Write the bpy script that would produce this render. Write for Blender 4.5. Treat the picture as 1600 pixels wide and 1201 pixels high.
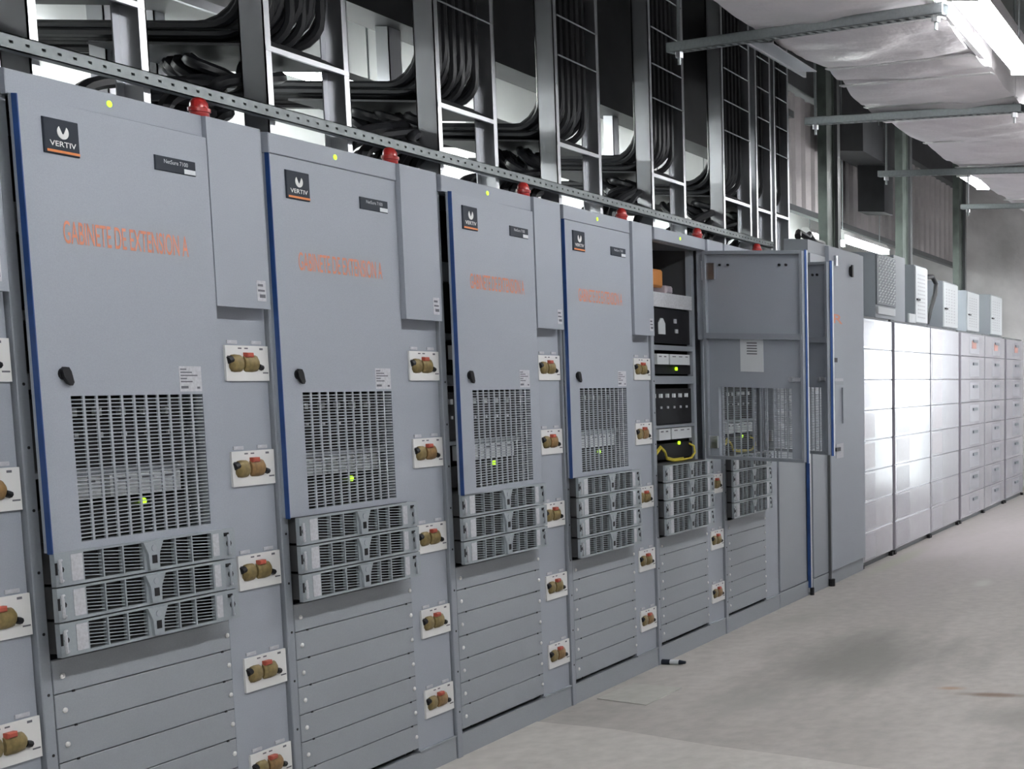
import bpy, bmesh, math, random
from mathutils import Vector, Matrix
random.seed(7)
S = bpy.context.scene
for o in list(bpy.data.objects): bpy.data.objects.remove(o, do_unlink=True)

# ------------------------------------------------------------------ camera
cam_d = bpy.data.cameras.new('camera'); cam = bpy.data.objects.new('camera', cam_d)
S.collection.objects.link(cam); S.camera = cam
F_PX, CX, CY = 2200.0, 1889.523, 858.761            # focal length and principal point, 1600x1201 frame
cam_d.sensor_fit = 'HORIZONTAL'; cam_d.sensor_width = 36.0
cam_d.lens = F_PX * 36.0 / 1600.0
cam_d.shift_x = (800.0 - CX) / 1600.0; cam_d.shift_y = (CY - 600.5) / 1600.0
cam_d.clip_start = 0.05; cam_d.clip_end = 200
r_ = Vector((0.0447976, -0.9987617, 0.0216388)); u_ = Vector((0.1206790, 0.0269122, 0.9923267)); f_ = Vector((0.9916803, 0.0418425, -0.1217352))
M = Matrix(((r_.x, u_.x, -f_.x, 0.0), (r_.y, u_.y, -f_.y, -3.055722), (r_.z, u_.z, -f_.z, 1.499577), (0, 0, 0, 1)))
cam.matrix_world = M

# ------------------------------------------------------------------ world, exposure
W_ = bpy.data.worlds.new('world'); S.world = W_; W_.use_nodes = True
bg = W_.node_tree.nodes['Background']; bg.inputs[0].default_value = (0.86, 0.93, 1.0, 1); bg.inputs[1].default_value = 5.0   # daylight beyond the aisle door
S.view_settings.view_transform = 'Standard'; S.view_settings.look = 'None'
S.view_settings.exposure = 1.12; S.view_settings.gamma = 1.0; S.view_settings.use_curve_mapping = False
TUBE = 34.0           # emission of the fluorescent tubes over the aisle
TUBE_BACK = 42.0      # tubes in the space behind the racks

# ------------------------------------------------------------------ materials
def mat(name, col, rough=0.5, metal=0.0, emit=0.0, noise=0.0, nscale=30.0, bump=0.0, bscale=80.0, spec=0.5, coat=0.0, rvar=0.0, detail=4.0):
    m = bpy.data.materials.new(name); m.use_nodes = True
    nt = m.node_tree; b = nt.nodes['Principled BSDF']
    c = (*col, 1)
    b.inputs['Base Color'].default_value = c; b.inputs['Roughness'].default_value = rough; b.inputs['Metallic'].default_value = metal
    b.inputs['Specular IOR Level'].default_value = spec; b.inputs['Coat Weight'].default_value = coat; b.inputs['Coat Roughness'].default_value = 0.12
    if emit: b.inputs['Emission Color'].default_value = c; b.inputs['Emission Strength'].default_value = emit
    if noise or bump or rvar:
        tc = nt.nodes.new('ShaderNodeTexCoord')
    if noise or rvar:
        n = nt.nodes.new('ShaderNodeTexNoise'); n.inputs['Scale'].default_value = nscale; n.inputs['Detail'].default_value = detail
        nt.links.new(tc.outputs['Object'], n.inputs['Vector'])
    if noise:
        rp = nt.nodes.new('ShaderNodeMapRange'); rp.inputs[1].default_value = 0.3; rp.inputs[2].default_value = 0.7
        rp.inputs[3].default_value = 1 - noise; rp.inputs[4].default_value = 1 + noise
        nt.links.new(n.outputs['Fac'], rp.inputs[0])
        mx = nt.nodes.new('ShaderNodeVectorMath'); mx.operation = 'SCALE'; mx.inputs[0].default_value = col
        nt.links.new(rp.outputs[0], mx.inputs['Scale']); nt.links.new(mx.outputs[0], b.inputs['Base Color'])
    if rvar:
        rr = nt.nodes.new('ShaderNodeMapRange'); rr.inputs[1].default_value = 0.3; rr.inputs[2].default_value = 0.7
        rr.inputs[3].default_value = max(0.02, rough - rvar); rr.inputs[4].default_value = rough + rvar
        nt.links.new(n.outputs['Fac'], rr.inputs[0]); nt.links.new(rr.outputs[0], b.inputs['Roughness'])
    if bump:
        n2 = nt.nodes.new('ShaderNodeTexNoise'); n2.inputs['Scale'].default_value = bscale; n2.inputs['Detail'].default_value = 3
        nt.links.new(tc.outputs['Object'], n2.inputs['Vector'])
        bp = nt.nodes.new('ShaderNodeBump'); bp.inputs['Strength'].default_value = bump; bp.inputs['Distance'].default_value = 0.02
        nt.links.new(n2.outputs['Fac'], bp.inputs['Height']); nt.links.new(bp.outputs[0], b.inputs['Normal'])
    return m

GREY = mat('grey_paint', (.325, .352, .398), .5, spec=.35, noise=.035, nscale=260, detail=2)
GREY_PANEL = mat('grey_paint_panel', (.295, .318, .345), .5, spec=.35, noise=.035, nscale=260, detail=2)
GREY_POST = mat('grey_paint_post', (.26, .283, .315), .45, noise=.03, nscale=200)
SHELF = mat('shelf_grey', (.30, .335, .36), .38, noise=.04, nscale=150)
GRILLE = mat('grille_grey', (.33, .355, .39), .45)
INNER = mat('inner_grey', (.165, .185, .21), .5, noise=.04, nscale=60)
INTERIOR = mat('cabinet_interior', (.05, .052, .056), .6)
BLACK = mat('black_plastic', (.009, .009, .011), .5, spec=.3)
RUBBER = mat('black_cable_jacket', (.016, .017, .02), .42, noise=.25, nscale=8)
BLUE = mat('blue_film', (.017, .06, .21), .4, noise=.15, nscale=20)
WHITE = mat('white_plastic', (.74, .74, .73), .4)
PAPER = mat('paper', (.66, .69, .71), .7)
LABEL = mat('pale_label', (.50, .51, .54), .6, noise=.12, nscale=120)
INK = mat('ink', (.13, .13, .15), .7)
NAVY = mat('badge_navy', (.020, .026, .038), .5, spec=.2)
ORANGE = mat('orange_lettering', (.66, .25, .15), .6)
ORANGE_P = mat('pale_orange_print', (.62, .32, .27), .6)
ORANGE2 = mat('orange_stripe', (.72, .22, .05), .5)
BRASS = mat('olive_brass', (.22, .165, .065), .45, metal=.25, noise=.3, nscale=60)
BRASS2 = mat('amber_brass', (.25, .15, .06), .45, metal=.2, noise=.3, nscale=60)
RED = mat('red_plastic', (.42, .022, .02), .3, coat=.3)
RED_D = mat('dull_red_plastic', (.42, .08, .05), .45)
GREEN_LED = mat('green_led', (.42, .80, .02), .3, emit=.75)
GALV = mat('galvanised_steel', (.68, .69, .72), .34, metal=.95, noise=.05, nscale=3, rvar=.05)
STRUT = mat('strut_steel', (.36, .39, .40), .42, metal=.55, noise=.08, nscale=60)
STRUT_R = mat('rail_steel', (.235, .26, .265), .45, metal=.4, noise=.08, nscale=40)
STRUT_D = mat('dark_strut', (.12, .125, .13), .5, metal=.4)
FOIL = mat('foil_wrap', (.90, .86, .885), .38, metal=.45, noise=.06, nscale=3.5, bump=.5, bscale=9.0, rvar=.08)
TAPE = mat('foil_tape', (.80, .79, .79), .3, metal=.8, bump=.5, bscale=30)
DUCT = mat('dull_duct', (.30, .30, .31), .5, metal=.4, noise=.12, nscale=6)
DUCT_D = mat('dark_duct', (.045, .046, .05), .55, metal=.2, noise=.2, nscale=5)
DUCT_L = mat('pale_duct', (.50, .51, .51), .5, metal=.2, noise=.07, nscale=3)
RIB = mat('ribbed_sheet', (.36, .335, .335), .5, metal=.25, noise=.15, nscale=5)
COLUMN = mat('green_grey_steel', (.13, .155, .14), .5, metal=.2, noise=.35, nscale=5)
GREENPIPE = mat('green_pipe', (.08, .30, .17), .4)
PIPE_W = mat('pale_jacket', (.62, .66, .65), .5)
WALL = mat('white_wall_paint', (.74, .75, .74), .7, noise=.05, nscale=3)
CONC = mat('concrete_wall', (.68, .665, .67), .8, noise=.26, nscale=1.6, bump=.25, bscale=14, detail=8)
CEIL = mat('dark_ceiling', (.16, .165, .165), .85, noise=.2, nscale=2)
BATT = mat('battery_white', (.47, .455, .51), .22, noise=.03, nscale=10, coat=.6)
BATT_PINK = mat('battery_label', (.48, .42, .46), .3, noise=.05, nscale=40, coat=.4)
BATT_GREY = mat('battery_label_grey', (.43, .425, .48), .3, noise=.05, nscale=40, coat=.4)
TUBE_M = mat('fluorescent_tube', (.975, .99, 1.0), .4, emit=TUBE)
TUBE_B = mat('fluorescent_tube_cool', (.95, 1.0, .99), .4, emit=TUBE_BACK)
LAMP_W = mat('lamp_housing_white', (.8, .8, .79), .35)
YELLOW = mat('yellow_wire', (.62, .50, .06), .45)
COPPER = mat('orange_insulator', (.50, .20, .05), .5)
GROUND = mat('outside_ground', (.4, .4, .38), .9)

def floor_material(name, base, patchy):
    m = bpy.data.materials.new(name); m.use_nodes = True; nt = m.node_tree; N = nt.nodes; L = nt.links
    b = N['Principled BSDF']; tc = N.new('ShaderNodeTexCoord')
    n1 = N.new('ShaderNodeTexNoise'); n1.inputs['Scale'].default_value = .9; n1.inputs['Detail'].default_value = 9; n1.inputs['Roughness'].default_value = .62
    mp = N.new('ShaderNodeMapping'); mp.inputs['Scale'].default_value = (.45, 1.6, 1)
    L.new(tc.outputs['Object'], mp.inputs[0]); L.new(mp.outputs[0], n1.inputs['Vector'])
    n2 = N.new('ShaderNodeTexNoise'); n2.inputs['Scale'].default_value = 14; n2.inputs['Detail'].default_value = 6
    L.new(tc.outputs['Object'], n2.inputs['Vector'])
    cr = N.new('ShaderNodeValToRGB'); e = cr.color_ramp.elements
    e[0].position = .28; e[0].color = (base[0]*(1-patchy), base[1]*(1-patchy), base[2]*(1-patchy*1.1), 1)
    e[1].position = .74; e[1].color = (base[0]*1.13, base[1]*1.12, base[2]*1.1, 1)
    L.new(n1.outputs['Fac'], cr.inputs[0])
    mr = N.new('ShaderNodeMapRange'); mr.inputs[1].default_value = .3; mr.inputs[2].default_value = .7; mr.inputs[3].default_value = .9; mr.inputs[4].default_value = 1.08
    L.new(n2.outputs['Fac'], mr.inputs[0])
    sc = N.new('ShaderNodeVectorMath'); sc.operation = 'SCALE'; L.new(cr.outputs[0], sc.inputs[0]); L.new(mr.outputs[0], sc.inputs['Scale'])
    cur = sc.outputs[0]
    # painted far-aisle brightness first, then stains and scuffs with a shape of their own
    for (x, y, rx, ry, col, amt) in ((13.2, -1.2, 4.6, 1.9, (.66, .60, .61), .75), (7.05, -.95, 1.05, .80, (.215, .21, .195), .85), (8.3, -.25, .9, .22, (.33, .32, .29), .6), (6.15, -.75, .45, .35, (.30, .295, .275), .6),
                                     (6.42, -1.78, .07, .26, (.20, .13, .085), .9), (6.53, -1.56, .06, .10, (.40, .25, .15), .8), (6.0, -1.95, .30, .35, (.25, .24, .22), .6),
                                     (9.9, -1.02, .30, .10, (.62, .62, .57), .7), (10.9, -.12, 1.1, .10, (.44, .46, .36), .6)):
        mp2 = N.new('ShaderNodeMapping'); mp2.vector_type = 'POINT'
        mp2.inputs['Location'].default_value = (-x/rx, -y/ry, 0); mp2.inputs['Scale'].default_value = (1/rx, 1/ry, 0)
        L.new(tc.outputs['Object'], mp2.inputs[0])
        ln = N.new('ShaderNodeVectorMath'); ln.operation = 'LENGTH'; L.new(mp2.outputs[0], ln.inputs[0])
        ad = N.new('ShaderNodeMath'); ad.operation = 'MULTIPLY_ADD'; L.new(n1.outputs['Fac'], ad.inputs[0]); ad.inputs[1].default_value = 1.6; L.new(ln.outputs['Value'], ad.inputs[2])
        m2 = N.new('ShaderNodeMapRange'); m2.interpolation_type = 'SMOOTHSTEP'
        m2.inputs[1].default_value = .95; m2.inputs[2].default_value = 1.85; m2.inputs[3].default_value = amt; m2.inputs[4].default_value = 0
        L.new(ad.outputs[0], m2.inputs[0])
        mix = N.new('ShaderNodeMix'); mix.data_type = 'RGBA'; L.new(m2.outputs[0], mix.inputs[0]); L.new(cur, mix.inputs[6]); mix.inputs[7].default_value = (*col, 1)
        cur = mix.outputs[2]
    L.new(cur, b.inputs['Base Color'])
    b.inputs['Roughness'].default_value = .62; b.inputs['Specular IOR Level'].default_value = .35
    bp = N.new('ShaderNodeBump'); bp.inputs['Strength'].default_value = .25; bp.inputs['Distance'].default_value = .01
    L.new(n2.outputs['Fac'], bp.inputs['Height']); L.new(bp.outputs[0], b.inputs['Normal'])
    return m
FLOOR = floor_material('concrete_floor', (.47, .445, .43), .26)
FLOOR2 = floor_material('pale_concrete_pour', (.56, .535, .51), .12)
FLOOR3 = floor_material('floor_repair', (.47, .465, .435), .12)

# ------------------------------------------------------------------ mesh helpers
class MB:
    def __init__(self): self.v = []; self.f = []
    def add(self, vs, fs):
        k = len(self.v); self.v += [tuple(p) for p in vs]; self.f += [tuple(i + k for i in f) for f in fs]; return self
    def box(self, x0, y0, z0, x1, y1, z1):
        return self.add([(x0,y0,z0),(x1,y0,z0),(x1,y1,z0),(x0,y1,z0),(x0,y0,z1),(x1,y0,z1),(x1,y1,z1),(x0,y1,z1)],
                        [(0,3,2,1),(4,5,6,7),(0,1,5,4),(1,2,6,5),(2,3,7,6),(3,0,4,7)])
    def cbox(self, x0, y0, z0, x1, y1, z1, c=.004):
        """box whose front (-y) edges are chamfered"""
        vs = [(x0,y1,z0),(x1,y1,z0),(x1,y1,z1),(x0,y1,z1),(x0,y0+c,z0),(x1,y0+c,z0),(x1,y0+c,z1),(x0,y0+c,z1),
              (x0+c,y0,z0+c),(x1-c,y0,z0+c),(x1-c,y0,z1-c),(x0+c,y0,z1-c)]
        fs = [(1,0,3,2),(8,9,10,11)]
        for a in range(4):
            b = (a+1) % 4
            fs += [(a, b, b+4, a+4), (a+4, b+4, b+8, a+8)]
        return self.add(vs, fs)
    def prism(self, poly, y0, y1):
        """poly = (x, z) points seen from the front, extruded along y"""
        n = len(poly)
        vs = [(x, y0, z) for x, z in poly] + [(x, y1, z) for x, z in poly]
        fs = [tuple(range(n)), tuple(range(2*n-1, n-1, -1))] + [(i, i+n, (i+1) % n + n, (i+1) % n) for i in range(n)]
        return self.add(vs, fs)
    def zprism(self, poly, z0, z1):
        n = len(poly)
        vs = [(x, y, z0) for x, y in poly] + [(x, y, z1) for x, y in poly]
        fs = [tuple(range(n-1, -1, -1)), tuple(range(n, 2*n))] + [(i, (i+1) % n, (i+1) % n + n, i+n) for i in range(n)]
        return self.add(vs, fs)
    def beam(self, p, q, w, h):
        """rectangular bar from p to q (w horizontal, h vertical)"""
        p = Vector(p); q = Vector(q); d = (q-p).normalized()
        s = d.cross(Vector((0,0,1)));
        s = s.normalized() if s.length > 1e-4 else Vector((1,0,0))
        t = s.cross(d)
        vs = [a + s*(i*w/2) + t*(j*h/2) for a in (p, q) for i, j in ((-1,-1),(1,-1),(1,1),(-1,1))]
        return self.add(vs, [(3,2,1,0),(4,5,6,7),(0,1,5,4),(1,2,6,5),(2,3,7,6),(3,0,4,7)])
    def cyl(self, p, q, r, n=10, r2=None):
        return self.tube([p, q], [r, r if r2 is None else r2], n)
    def tube(self, pts, r, n=6):
        pts = [Vector(p) for p in pts]; rs = r if isinstance(r, (list, tuple)) else [r]*len(pts)
        k = len(self.v); up = None
        for i, p in enumerate(pts):
            d = (pts[min(i+1, len(pts)-1)] - pts[max(i-1, 0)]).normalized()
            if up is None:
                up = Vector((0,0,1)) if abs(d.z) < .9 else Vector((1,0,0))
            s = d.cross(up).normalized(); up = s.cross(d).normalized()
            for j in range(n):
                a = 2*math.pi*j/n
                self.v.append(tuple(p + s*(rs[i]*math.cos(a)) + up*(rs[i]*math.sin(a))))
        for i in range(len(pts)-1):
            for j in range(n):
                a = k+i*n+j; b = k+i*n+(j+1) % n
                self.f.append((a, b, b+n, a+n))
        self.f.append(tuple(k+j for j in range(n-1, -1, -1))); self.f.append(tuple(k+(len(pts)-1)*n+j for j in range(n)))
        return self
    def lathe(self, prof, x=0, y=0, n=12):
        k = len(self.v); m = len(prof)
        for rr, z in prof:
            for j in range(n):
                a = 2*math.pi*j/n; self.v.append((x+rr*math.cos(a), y+rr*math.sin(a), z))
        for i in range(m-1):
            for j in range(n):
                self.f.append((k+i*n+j, k+i*n+(j+1) % n, k+(i+1)*n+(j+1) % n, k+(i+1)*n+j))
        self.f.append(tuple(k+j for j in range(n-1,-1,-1))); self.f.append(tuple(k+(m-1)*n+j for j in range(n)))
        return self
    def mesh(self, name, m, smooth=False):
        me = bpy.data.meshes.new(name); me.from_pydata(self.v, [], self.f); me.materials.append(m)
        bm = bmesh.new(); bm.from_mesh(me); bmesh.ops.recalc_face_normals(bm, faces=bm.faces); bm.to_mesh(me); bm.free()
        if smooth:
            for p in me.polygons: p.use_smooth = True
            me.set_sharp_from_angle(angle=math.radians(50))
        return me

CACHE = {}
def link(name, me, parent=None, loc=(0,0,0), rot=(0,0,0)):
    o = bpy.data.objects.new(name, me); S.collection.objects.link(o)
    o.location = loc; o.rotation_euler = rot
    if parent is not None: o.parent = parent
    return o
def part(name, mb, m, parent, loc=(0,0,0), rot=(0,0,0), smooth=False, key=None):
    """one mesh object; with a key the mesh is shared by every alike piece"""
    if key is not None:
        if key not in CACHE: CACHE[key] = (mb() if callable(mb) else mb).mesh(name, m, smooth)
        return link(name, CACHE[key], parent, loc, rot)
    return link(name, (mb() if callable(mb) else mb).mesh(name, m, smooth), parent, loc, rot)
def tag(o, label=None, cat=None, group=None, kind=None):
    if label: o['label'] = label
    if cat: o['category'] = cat
    if group: o['group'] = group
    if kind: o['kind'] = kind
    return o
def thing(name, label, cat, loc=(0,0,0), rz=0.0, group=None):
    return tag(link(name, None, None, loc, (0,0,rz)), label, cat, group)
def structure(name, mb, m, label=None):
    o = part(name, mb, m, None); o['kind'] = 'structure'
    if label: o['label'] = label
    return o
def text_mesh(body, w, h, m, bold=0.0):
    """flat lettering w wide and h high in the xz plane, facing -y, origin at its lower left"""
    c = bpy.data.curves.new('txt', 'FONT'); c.body = body; c.size = 1; c.extrude = .0; c.offset = bold
    o = bpy.data.objects.new('txt', c); S.collection.objects.link(o)
    dg = bpy.context.evaluated_depsgraph_get(); me = bpy.data.meshes.new_from_object(o.evaluated_get(dg))
    bpy.data.objects.remove(o, do_unlink=True)
    xs = [v.co.x for v in me.vertices]; ys = [v.co.y for v in me.vertices]
    x0, x1, y0, y1 = min(xs), max(xs), min(ys), max(ys)
    for v in me.vertices:
        v.co = ((v.co.x-x0)/(x1-x0)*w, 0, (v.co.y-y0)/(y1-y0)*h)
    me.materials.clear(); me.materials.append(m); return me
def arc(cx, cy, r, a0, a1, n):
    return [(cx + r*math.cos(math.radians(a0+(a1-a0)*i/n)), cy + r*math.sin(math.radians(a0+(a1-a0)*i/n))) for i in range(n+1)]

# ------------------------------------------------------------------ the room
XE, YB, YR, ZC, XS = 18.5, 2.6, -5.0, 4.6, -3.0
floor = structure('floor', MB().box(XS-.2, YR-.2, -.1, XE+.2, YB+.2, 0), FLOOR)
jl = [(5.72, .05), (5.652, -.009), (5.57, -.377), (5.375, -.859), (5.259, -1.234), (5.132, -1.597), (4.9, -2.3), (4.6, -3.2), (4.3, YR+.05)]
part('floor_pour', MB().zprism([(XS+.1, YR+.05)] + jl[::-1] + [(XS+.1, .05)], .0, .003), FLOOR2, floor)
part('floor_repair', MB().zprism([(6.087, -.053), (6.411, -.066), (6.351, -.329), (5.998, -.319)], 0, .004), FLOOR3, floor)
structure('ceiling', MB().box(XS-.2, YR-.2, ZC, XE+.2, YB+.2, ZC+.15), CEIL)
structure('wall_back', MB().box(XS-.2, YB, 0, XE+.2, YB+.2, ZC), WALL)
structure('wall_right', MB().box(XS-.2, YR-.2, 0, XE+.2, YR, ZC), CONC)
structure('wall_left', MB().box(XS-.2, YR, 0, XS, YB, ZC), CONC)
DY0, DY1, DZ = -2.30, -1.56, 2.15                       # the doorway at the end of the aisle
we = MB().box(XE, YR, 0, XE+.2, DY0, ZC).box(XE, DY1, 0, XE+.2, YB, ZC).box(XE, DY0, DZ, XE+.2, DY1, ZC)
structure('wall_end', we, CONC)
structure('trim_1', MB().box(XE-.015, DY0-.08, 0, XE+.02, DY0, DZ+.08).box(XE-.015, DY1, 0, XE+.02, DY1+.08, DZ+.08).box(XE-.015, DY0, DZ, XE+.02, DY1, DZ+.08), STRUT)
structure('floor_2', MB().box(XE+.2, -12, -.1, XE+30, 12, -.02), GROUND)

# ------------------------------------------------------------------ power cabinets
X0, W, U = 3.3176, 0.8819, .0889
DW, ZT, ZB = .609, 2.104, 1.0057
VX0, VX1, VZ0, VZ1 = .088, .534, 1.025, 1.391
HZ = 2.166

def body_mb(h=HZ):
    b = MB()
    b.box(.002, .03, 0, .008, .70, h); b.box(.612, .03, 0, .618, .70, h); b.box(.872, .03, 0, .878, .70, h)
    b.box(.008, .69, .1, .872, .70, h); b.box(.008, .0, h-.004, .872, .69, h)
    b.box(.05, -.02, 2.104, .618, .03, h-.004); b.box(.008, .03, .09, .872, .69, .1)
    return b
def door_mb():
    b = MB()                                            # hinge on the right at x = 0; door runs to x = -DW
    y0, y1 = -.022, 0
    def fr(x0, z0, x1, z1): b.box(x0-DW, y0, z0, x1-DW, y1, z1)
    fr(0, ZB, VX0, ZT); fr(VX1, ZB, DW, ZT); fr(VX0, ZB, VX1, VZ0); fr(VX0, VZ1, VX1, ZT)
    return b
def door_grille_mb():
    b = MB(); nx, nz = 11, 38
    dx = (VX1-VX0)/nx; dz = (VZ1-VZ0)/nz
    for i in range(1, nx): b.box(VX0+i*dx-.0036-DW, -.021, VZ0, VX0+i*dx+.0036-DW, -.017, VZ1)
    for k in range(1, nz): b.box(VX0-DW, -.0205, VZ0+k*dz-.0014, VX1-DW, -.0175, VZ0+k*dz+.0014)
    return b
def handle_mb():
    b = MB(); b.cyl((0, 0, 0), (0, -.006, 0), .019, 14)
    b.prism([(-.016, .012), (-.006, .022), (.008, .021), (.016, .008), (.024, -.026), (.017, -.036), (.004, -.030), (-.012, -.008)], -.015, -.004)
    b.v = [(x*.8, y*.8, z*.8) for x, y, z in b.v]; return b
def emblem_mb():
    # a white disc with a V notched out of it
    c = arc(0, 0, .017, 200, 520, 20)
    b = MB().prism([(x, z) for x, z in arc(0, 0, .017, 130, 410, 18)] + [(.003, -.003), (0, -.006), (-.003, -.003)], -.001, 0)
    return b
LET = {}
def lettering(key, *a):
    if key not in LET: LET[key] = text_mesh(*a)
    return LET[key]

def add_door(cab, i, ang, yoff):
    """door with its printed face, hinged on its right edge"""
    d = part('door', door_mb, GREY, cab, (DW, -yoff, 0), (0, 0, math.radians(ang)), key='door')
    tag(part('vent_grille', door_grille_mb, GRILLE, d, key='door_grille'), 'slotted grey vent grille', kind='stuff')
    fy = -.009 if i < 4 else .002
    part('edge_film', lambda: MB().box(-DW-.002, -.0225 if i < 4 else -.014, ZB-.003, -DW+.001, fy, ZT+.003), BLUE, d, key=('edge_film', i < 4))['label'] = 'blue protective film along the door edge'
    if i >= 4: part('edge_strip', lambda: MB().box(-DW-.002, -.0235, ZB-.003, -DW+.012, -.0142, ZT+.003), PAPER, d, key='edge_strip')['label'] = 'pale outer lip of the door'
    part('handle', handle_mb, BLACK, d, (.070-DW, -.022, 1.446), smooth=True, key='handle')['label'] = 'black swing handle'
    y = -.0235
    part('badge', lambda: MB().cbox(.063-DW, -.027, 1.981, .167-DW, -.022, 2.066, .002), NAVY, d, key='badge')['label'] = 'navy square badge with a white emblem'
    part('badge_emblem', emblem_mb, WHITE, d, (.118-DW, -.027, 2.036), key='emblem')
    link('badge_lettering', lettering('v', 'VERTIV', .078, .013, WHITE, .012), d, (.077-DW, -.0278, 2.000))
    part('badge_stripe', lambda: MB().box(.069-DW, -.0278, 1.985, .165-DW, -.027, 1.991), ORANGE2, d, key='stripe')
    part('name_plate', lambda: MB().cbox(.413-DW, -.0255, 1.990, .559-DW, -.022, 2.029, .0015), NAVY, d, key='plate')['label'] = 'slim navy name plate'
    link('plate_lettering', lettering('n', 'NetSure 7100', .086, .011, LABEL, .006), d, (.443-DW, -.0262, 2.011))
    part('plate_corner', lambda: MB().box(.515-DW, -.0262, 1.992, .556-DW, -.0255, 2.005), PAPER, d, key='corner')
    link('door_lettering', lettering('g', 'GABINETE DE EXTENSION A', .412, .056, ORANGE, .006), d, (.103-DW, -.0228, 1.767))
    part('rating_label', lambda: MB().box(.451-DW, -.0226, 1.399, .533-DW, -.022, 1.468), LABEL, d, key='rating')['label'] = 'small pale printed label'
    def lines():
        b = MB()
        for k in range(5): b.box(.456-DW, -.0231, 1.458-k*.0085, (.478+.02*((k*7) % 3))-DW, -.0226, 1.4615-k*.0085)
        b.box(.456-DW, -.0231, 1.407, .482-DW, -.0226, 1.414); b.box(.515-DW, -.0231, 1.406, .525-DW, -.0226, 1.412)
        return b
    part('label_print', lines, INK, d, key='rating_print')['kind'] = 'stuff'
    return d
def dress_open_door(d):
    """what an opened door shows on its inside"""
    part('stiffener', lambda: MB().box(-DW+.01, 0, 1.645, -.01, .022, 1.675), GREY_POST, d, key='stiff')
    part('inner_panel', lambda: MB().box(-DW+.004, 0, ZB+.004, -DW+.02, .02, ZT-.004).box(-.02, 0, ZB+.004, -.004, .02, ZT-.004).box(-DW+.02, 0, ZT-.02, -.02, .02, ZT-.004).box(-DW+.02, 0, ZB+.004, -.02, .02, ZB+.018), GREY_POST, d, key='inner')
    part('paper_sheet', lambda: MB().box(-.355, .0005, 1.475, -.215, .002, 1.655), PAPER, d, key='sheet')['label'] = 'white printed sheet stuck inside the door'
    def pl():
        b = MB()
        for k in range(5): b.box(-.317, .002, 1.622-k*.014, -.255, .0026, 1.628-k*.014)
        return b
    part('sheet_print', pl, INK, d, key='sheet_print')['kind'] = 'stuff'
    part('hinge', lambda: MB().cyl((0,.012,1.95), (0,.012,2.05), .009, 8).box(-.07, .0, 1.955, -.01, .012, 2.04), GALV, d, key='hinge')['label'] = 'bright steel hinge'
    part('hinge', lambda: MB().cyl((0,.012,1.06), (0,.012,1.14), .009, 8).box(-.07, .0, 1.065, -.01, .012, 1.13), GALV, d, key='hinge2')['label'] = 'bright steel hinge'
    part('latch', lambda: MB().cyl((-DW+.075, 0, 1.44), (-DW+.075, .03, 1.44), .014, 10).box(-DW+.02, .022, 1.43, -DW+.08, .028, 1.45), GALV, d, key='latch')['label'] = 'steel latch behind the handle'
    part('fastener', lambda: MB().cyl((-.46,0,2.03), (-.46,.008,2.03), .007, 8).cyl((-.50,0,2.03), (-.50,.008,2.03), .007, 8).cyl((-.10,0,2.03),(-.10,.008,2.03),.006,8).cyl((-.15,0,2.03),(-.15,.008,2.03),.006,8), BLACK, d, key='fasten')['kind'] = 'stuff'

SX = [(.086,.144),(.148,.208),(.212,.276)], [(.329,.385),(.389,.444),(.448,.518)]
def shelf_mb():
    b = MB(); h = U-.004
    y0, y1 = 0, .012                                    # front sheet with six slotted openings
    zs = (.007, h-.006)
    b.box(0, y0, 0, DW, y1, zs[0]); b.box(0, y0, zs[1], DW, y1, h)
    xs = [0] + [x for g in SX for s in g for x in s] + [DW]
    for k in range(0, len(xs), 2): b.box(xs[k], y0, zs[0], xs[k+1], y1, zs[1])
    return b
def shelf_case_mb():
    b = MB(); h = U-.004; y1 = .012
    b.box(.034, y1, .002, DW-.034, .36, .006); b.box(.034, y1, h-.006, DW-.034, .36, h-.002)
    b.box(.034, y1, .006, .038, .36, h-.006); b.box(DW-.038, y1, .006, DW-.034, .36, h-.006)
    return b
def shelf_grille_mb():
    b = MB(); z0, z1 = .007, U-.010; n = 8; t = .0012
    for g in SX:
        for (a, c) in g:
            for k in range(1, n):
                z = z0+(z1-z0)*k/n; q = .0028
                b.add([(a,.004,z-t+q),(c,.004,z-t-q),(c,.007,z-t-q),(a,.007,z-t+q),(a,.004,z+t+q),(c,.004,z+t-q),(c,.007,z+t-q),(a,.007,z+t+q)],
                      [(0,3,2,1),(4,5,6,7),(0,1,5,4),(1,2,6,5),(2,3,7,6),(3,0,4,7)])
    return b
def latch_mb():
    return MB().tube([(.012,-.001,.066),(-.006,-.012,.066),(-.006,-.014,.058),(-.006,-.014,.022),(-.004,-.012,.014),(.014,-.001,.014)], .0036, 6)
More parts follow.
